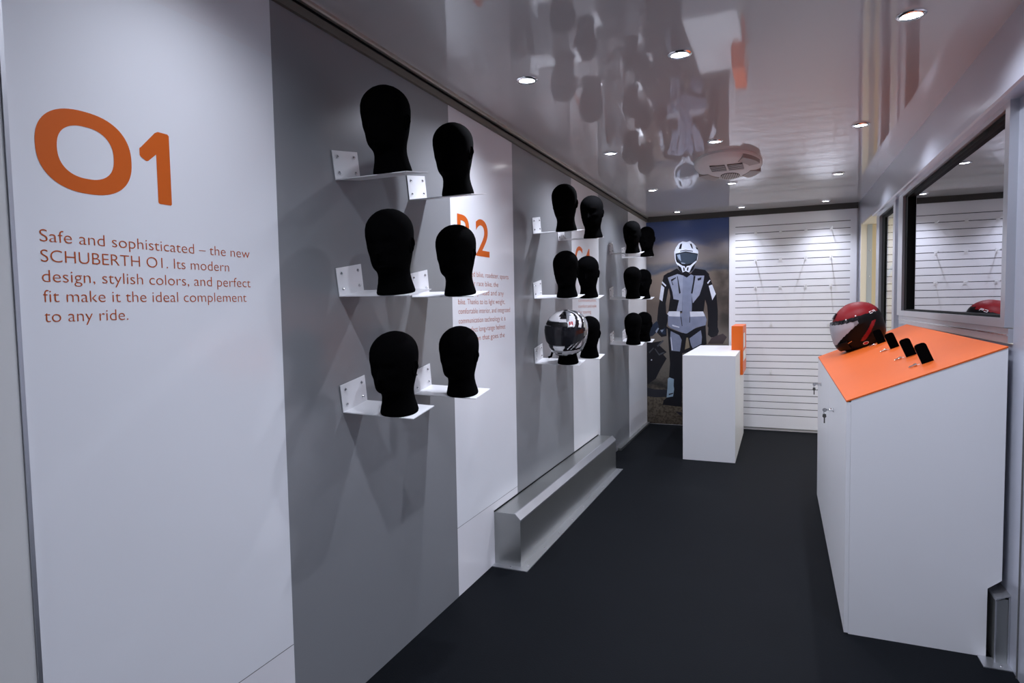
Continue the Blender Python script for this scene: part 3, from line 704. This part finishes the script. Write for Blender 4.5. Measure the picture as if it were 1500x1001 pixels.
# ------------------------------------------------------------------ rider banner
bn = empty('rider_banner', (0, YB, 0)); tag(bn, 'tall printed banner of a rider in grey gear standing in a desert', 'banner')
TB = Matrix.Translation((0, -YB, 0))
at0(MB().box((.003, YB-.004, .006), (.889, YB-.0005, 2.287), 'print_desert'), TB).build('sheet', bn)
RIDER = [
    ('black', [(0.196, 1.686), (0.247, 1.719), (0.303, 1.699), (0.28, 1.615), (0.246, 1.525), (0.217, 1.376), (0.228, 1.18), (0.12, 1.181), (0.132, 1.32), (0.155, 1.435), (0.173, 1.584)]),
    ('black', [(0.621, 1.716), (0.675, 1.697), (0.717, 1.579), (0.76, 1.467), (0.776, 1.289), (0.776, 1.176), (0.675, 1.177), (0.664, 1.335), (0.632, 1.447), (0.61, 1.582)]),
    ('black', [(0.224, 1.702), (0.342, 1.76), (0.403, 1.701), (0.491, 1.698), (0.534, 1.753), (0.642, 1.732), (0.685, 1.686), (0.648, 1.447), (0.626, 1.268), (0.245, 1.273), (0.268, 1.456)]),
    ('black', [(0.13, 1.258), (0.252, 1.256), (0.239, 1.178), (0.226, 1.126), (0.226, 1.008), (0.168, 0.995), (0.103, 1.061), (0.09, 1.087), (0.123, 1.166)]),
    ('black', [(0.677, 1.251), (0.774, 1.25), (0.774, 1.105), (0.786, 1.061), (0.768, 1.004), (0.707, 0.991), (0.671, 1.022), (0.677, 1.099), (0.668, 1.118)]),
    ('black', [(0.235, 1.1), (0.398, 1.041), (0.646, 1.131), (0.659, 0.92), (0.498, 0.829), (0.397, 0.814), (0.39, 0.213), (0.358, 0.212), (0.178, 0.223), (0.191, 0.277), (0.256, 0.333), (0.25, 0.537), (0.263, 0.695), (0.251, 0.852), (0.243, 0.995)]),
    ('black', [(-0.002, 0.942), (0.044, 0.929), (0.194, 0.956), (0.142, 0.903), (0.225, 0.825), (0.187, 0.798), (0.225, 0.753), (0.153, 0.626), (0.101, 0.519), (0.002, 0.449)]),
    ('bike', [(0.058, 1.127), (0.117, 1.179), (0.142, 1.113), (0.103, 1.041), (0.07, 1.008), (0.024, 0.995)]),
    ('dark', [(0.002, 0.416), (0.087, 0.399), (0.25, 0.398), (0.256, 0.319), (0.1, 0.306), (0.001, 0.316)]),
    ('grey', [(0.241, 1.662), (0.347, 1.698), (0.414, 1.678), (0.402, 1.521), (0.396, 1.288), (0.335, 1.283), (0.363, 1.408), (0.302, 1.421), (0.291, 1.501), (0.263, 1.593)]),
    ('grey2', [(0.408, 1.679), (0.447, 1.655), (0.491, 1.689), (0.521, 1.675), (0.501, 1.45), (0.501, 1.292), (0.479, 1.178), (0.396, 1.179), (0.402, 1.521)]),
    ('grey', [(0.526, 1.675), (0.634, 1.671), (0.621, 1.582), (0.583, 1.46), (0.512, 1.371), (0.501, 1.45)]),
    ('black', [(0.342, 1.675), (0.349, 1.672), (0.382, 1.487), (0.364, 1.478)]),
    ('black', [(0.526, 1.672), (0.541, 1.668), (0.509, 1.478), (0.492, 1.479)]),
    ('black', [(0.274, 1.638), (0.33, 1.664), (0.33, 1.653), (0.286, 1.62), (0.302, 1.58), (0.294, 1.575)]),
    ('black', [(0.561, 1.64), (0.605, 1.655), (0.599, 1.627), (0.567, 1.617)]),
    ('white', [(0.169, 1.584), (0.203, 1.551), (0.18, 1.398), (0.146, 1.424)]),
    ('white', [(0.68, 1.558), (0.717, 1.57), (0.755, 1.467), (0.718, 1.401)]),
    ('white', [(0.173, 1.607), (0.179, 1.624), (0.224, 1.577), (0.218, 1.562)]),
    ('white', [(0.664, 1.592), (0.691, 1.624), (0.698, 1.615), (0.672, 1.578)]),
    ('grey2', [(0.24, 1.23), (0.373, 1.261), (0.634, 1.258), (0.659, 1.188), (0.646, 1.127), (0.548, 1.102), (0.442, 1.032), (0.373, 1.054), (0.271, 1.1), (0.243, 1.126)]),
    ('white', [(0.233, 1.256), (0.253, 1.285), (0.373, 1.283), (0.373, 1.223), (0.252, 1.23)]),
    ('white', [(0.48, 1.279), (0.622, 1.278), (0.64, 1.226), (0.486, 1.221)]),
    ('dark', [(0.379, 1.222), (0.388, 1.222), (0.4, 1.119), (0.392, 1.119)]),
    ('dark', [(0.476, 1.222), (0.483, 1.221), (0.481, 1.157), (0.473, 1.157)]),
    ('white', [(0.287, 1.136), (0.366, 1.11), (0.366, 1.1), (0.289, 1.118)]),
    ('black', [(0.226, 1.116), (0.252, 1.097), (0.41, 1.032), (0.454, 1.037), (0.548, 1.093), (0.646, 1.127), (0.649, 1.114), (0.558, 1.076), (0.461, 1.009), (0.398, 1.002), (0.226, 1.09)]),
    ('grey2', [(0.271, 1.063), (0.366, 1.015), (0.391, 0.964), (0.372, 0.834), (0.28, 0.842), (0.264, 0.982)]),
    ('grey2', [(0.475, 0.981), (0.597, 1.073), (0.609, 0.997), (0.603, 0.922), (0.51, 0.87), (0.492, 0.906)]),
    ('white', [(0.271, 0.996), (0.276, 0.996), (0.293, 0.85), (0.281, 0.844)]),
    ('tan', [(0.442, 0.99), (0.46, 0.99), (0.479, 0.88), (0.425, 0.856)]),
    ('shin', [(0.237, 0.523), (0.256, 0.539), (0.305, 0.522), (0.301, 0.446), (0.307, 0.407), (0.294, 0.325), (0.223, 0.309), (0.233, 0.417)]),
    ('dark', [(0.246, 0.352), (0.297, 0.367), (0.294, 0.354), (0.249, 0.336)]),
    ('white', [(0.312, 1.943), (0.331, 1.992), (0.365, 2.039), (0.403, 2.055), (0.447, 2.046), (0.482, 2.055), (0.518, 2.027), (0.556, 1.981), (0.572, 1.93), (0.562, 1.852), (0.534, 1.797), (0.48, 1.708), (0.403, 1.71), (0.347, 1.794), (0.32, 1.863)]),
    ('black', [(0.361, 1.974), (0.379, 2.027), (0.399, 2.033), (0.388, 1.973)]),
    ('black', [(0.48, 2.028), (0.5, 2.023), (0.517, 1.964), (0.5, 1.978)]),
    ('black', [(0.54, 1.993), (0.562, 1.975), (0.567, 1.952), (0.551, 1.964)]),
    ('black', [(0.326, 1.925), (0.436, 1.945), (0.567, 1.913), (0.556, 1.847), (0.54, 1.808), (0.518, 1.742), (0.469, 1.699), (0.403, 1.701), (0.364, 1.748), (0.342, 1.817), (0.328, 1.863)]),
    ('white', [(0.32, 1.863), (0.342, 1.828), (0.403, 1.786), (0.425, 1.782), (0.436, 1.757), (0.447, 1.781), (0.485, 1.788), (0.545, 1.836), (0.556, 1.83), (0.502, 1.771), (0.474, 1.71), (0.436, 1.728), (0.403, 1.713), (0.386, 1.77), (0.336, 1.811)]),
    ('black', [(0.408, 1.769), (0.423, 1.766), (0.427, 1.732), (0.414, 1.726)]),
    ('black', [(0.452, 1.767), (0.469, 1.769), (0.46, 1.728), (0.447, 1.734)]),
    ('visor', [(0.334, 1.919), (0.436, 1.932), (0.562, 1.906), (0.551, 1.855), (0.513, 1.814), (0.447, 1.801), (0.386, 1.817), (0.342, 1.868)]),
    ('shine', [(0.342, 1.907), (0.375, 1.915), (0.386, 1.838), (0.359, 1.867)]),
    ('shine', [(0.386, 1.826), (0.43, 1.815), (0.43, 1.806), (0.392, 1.812)]),
    ('dark', [(0.376, 1.953), (0.436, 1.961), (0.513, 1.946), (0.513, 1.937), (0.436, 1.95), (0.376, 1.944)]),
    ('bike', [(0.142, 1.061), (0.207, 1.1), (0.22, 1.022), (0.181, 1.028)]),
    ('shine', [(0.101, 1.061), (0.129, 1.1), (0.142, 1.094), (0.114, 1.041)]),
    ('shine', [(0.155, 1.074), (0.194, 1.08), (0.175, 1.048)]),
    ('dgrey', [(0.089, 0.863), (0.102, 0.863), (0.141, 0.804), (0.187, 0.825), (0.206, 0.818), (0.141, 0.785)]),
    ('dgrey', [(0.024, 0.823), (0.076, 0.876), (0.084, 0.868), (0.034, 0.809)]),
    ('dgrey', [(0.116, 0.896), (0.181, 0.962), (0.196, 0.953), (0.129, 0.883)]),
    ('white', [(0.047, 0.737), (0.06, 0.744), (0.065, 0.73), (0.052, 0.724)]),
    ('dark', [(0.319, 0.157), (0.39, 0.148), (0.389, 0.108), (0.358, 0.126)]),
    ('rock', [(0.707, 0.984), (0.756, 1.01), (0.828, 1.035), (0.87, 0.998), (0.828, 0.924), (0.671, 0.923)]),
]

pr = MB(); y = -.0042
for c, pts in RIDER:
    y -= .00004
    pr.add([(max(.004, p), y, q) for p, q in pts], [tuple(range(len(pts)))], 'print_'+c)
pr.build('printed_rider', bn)
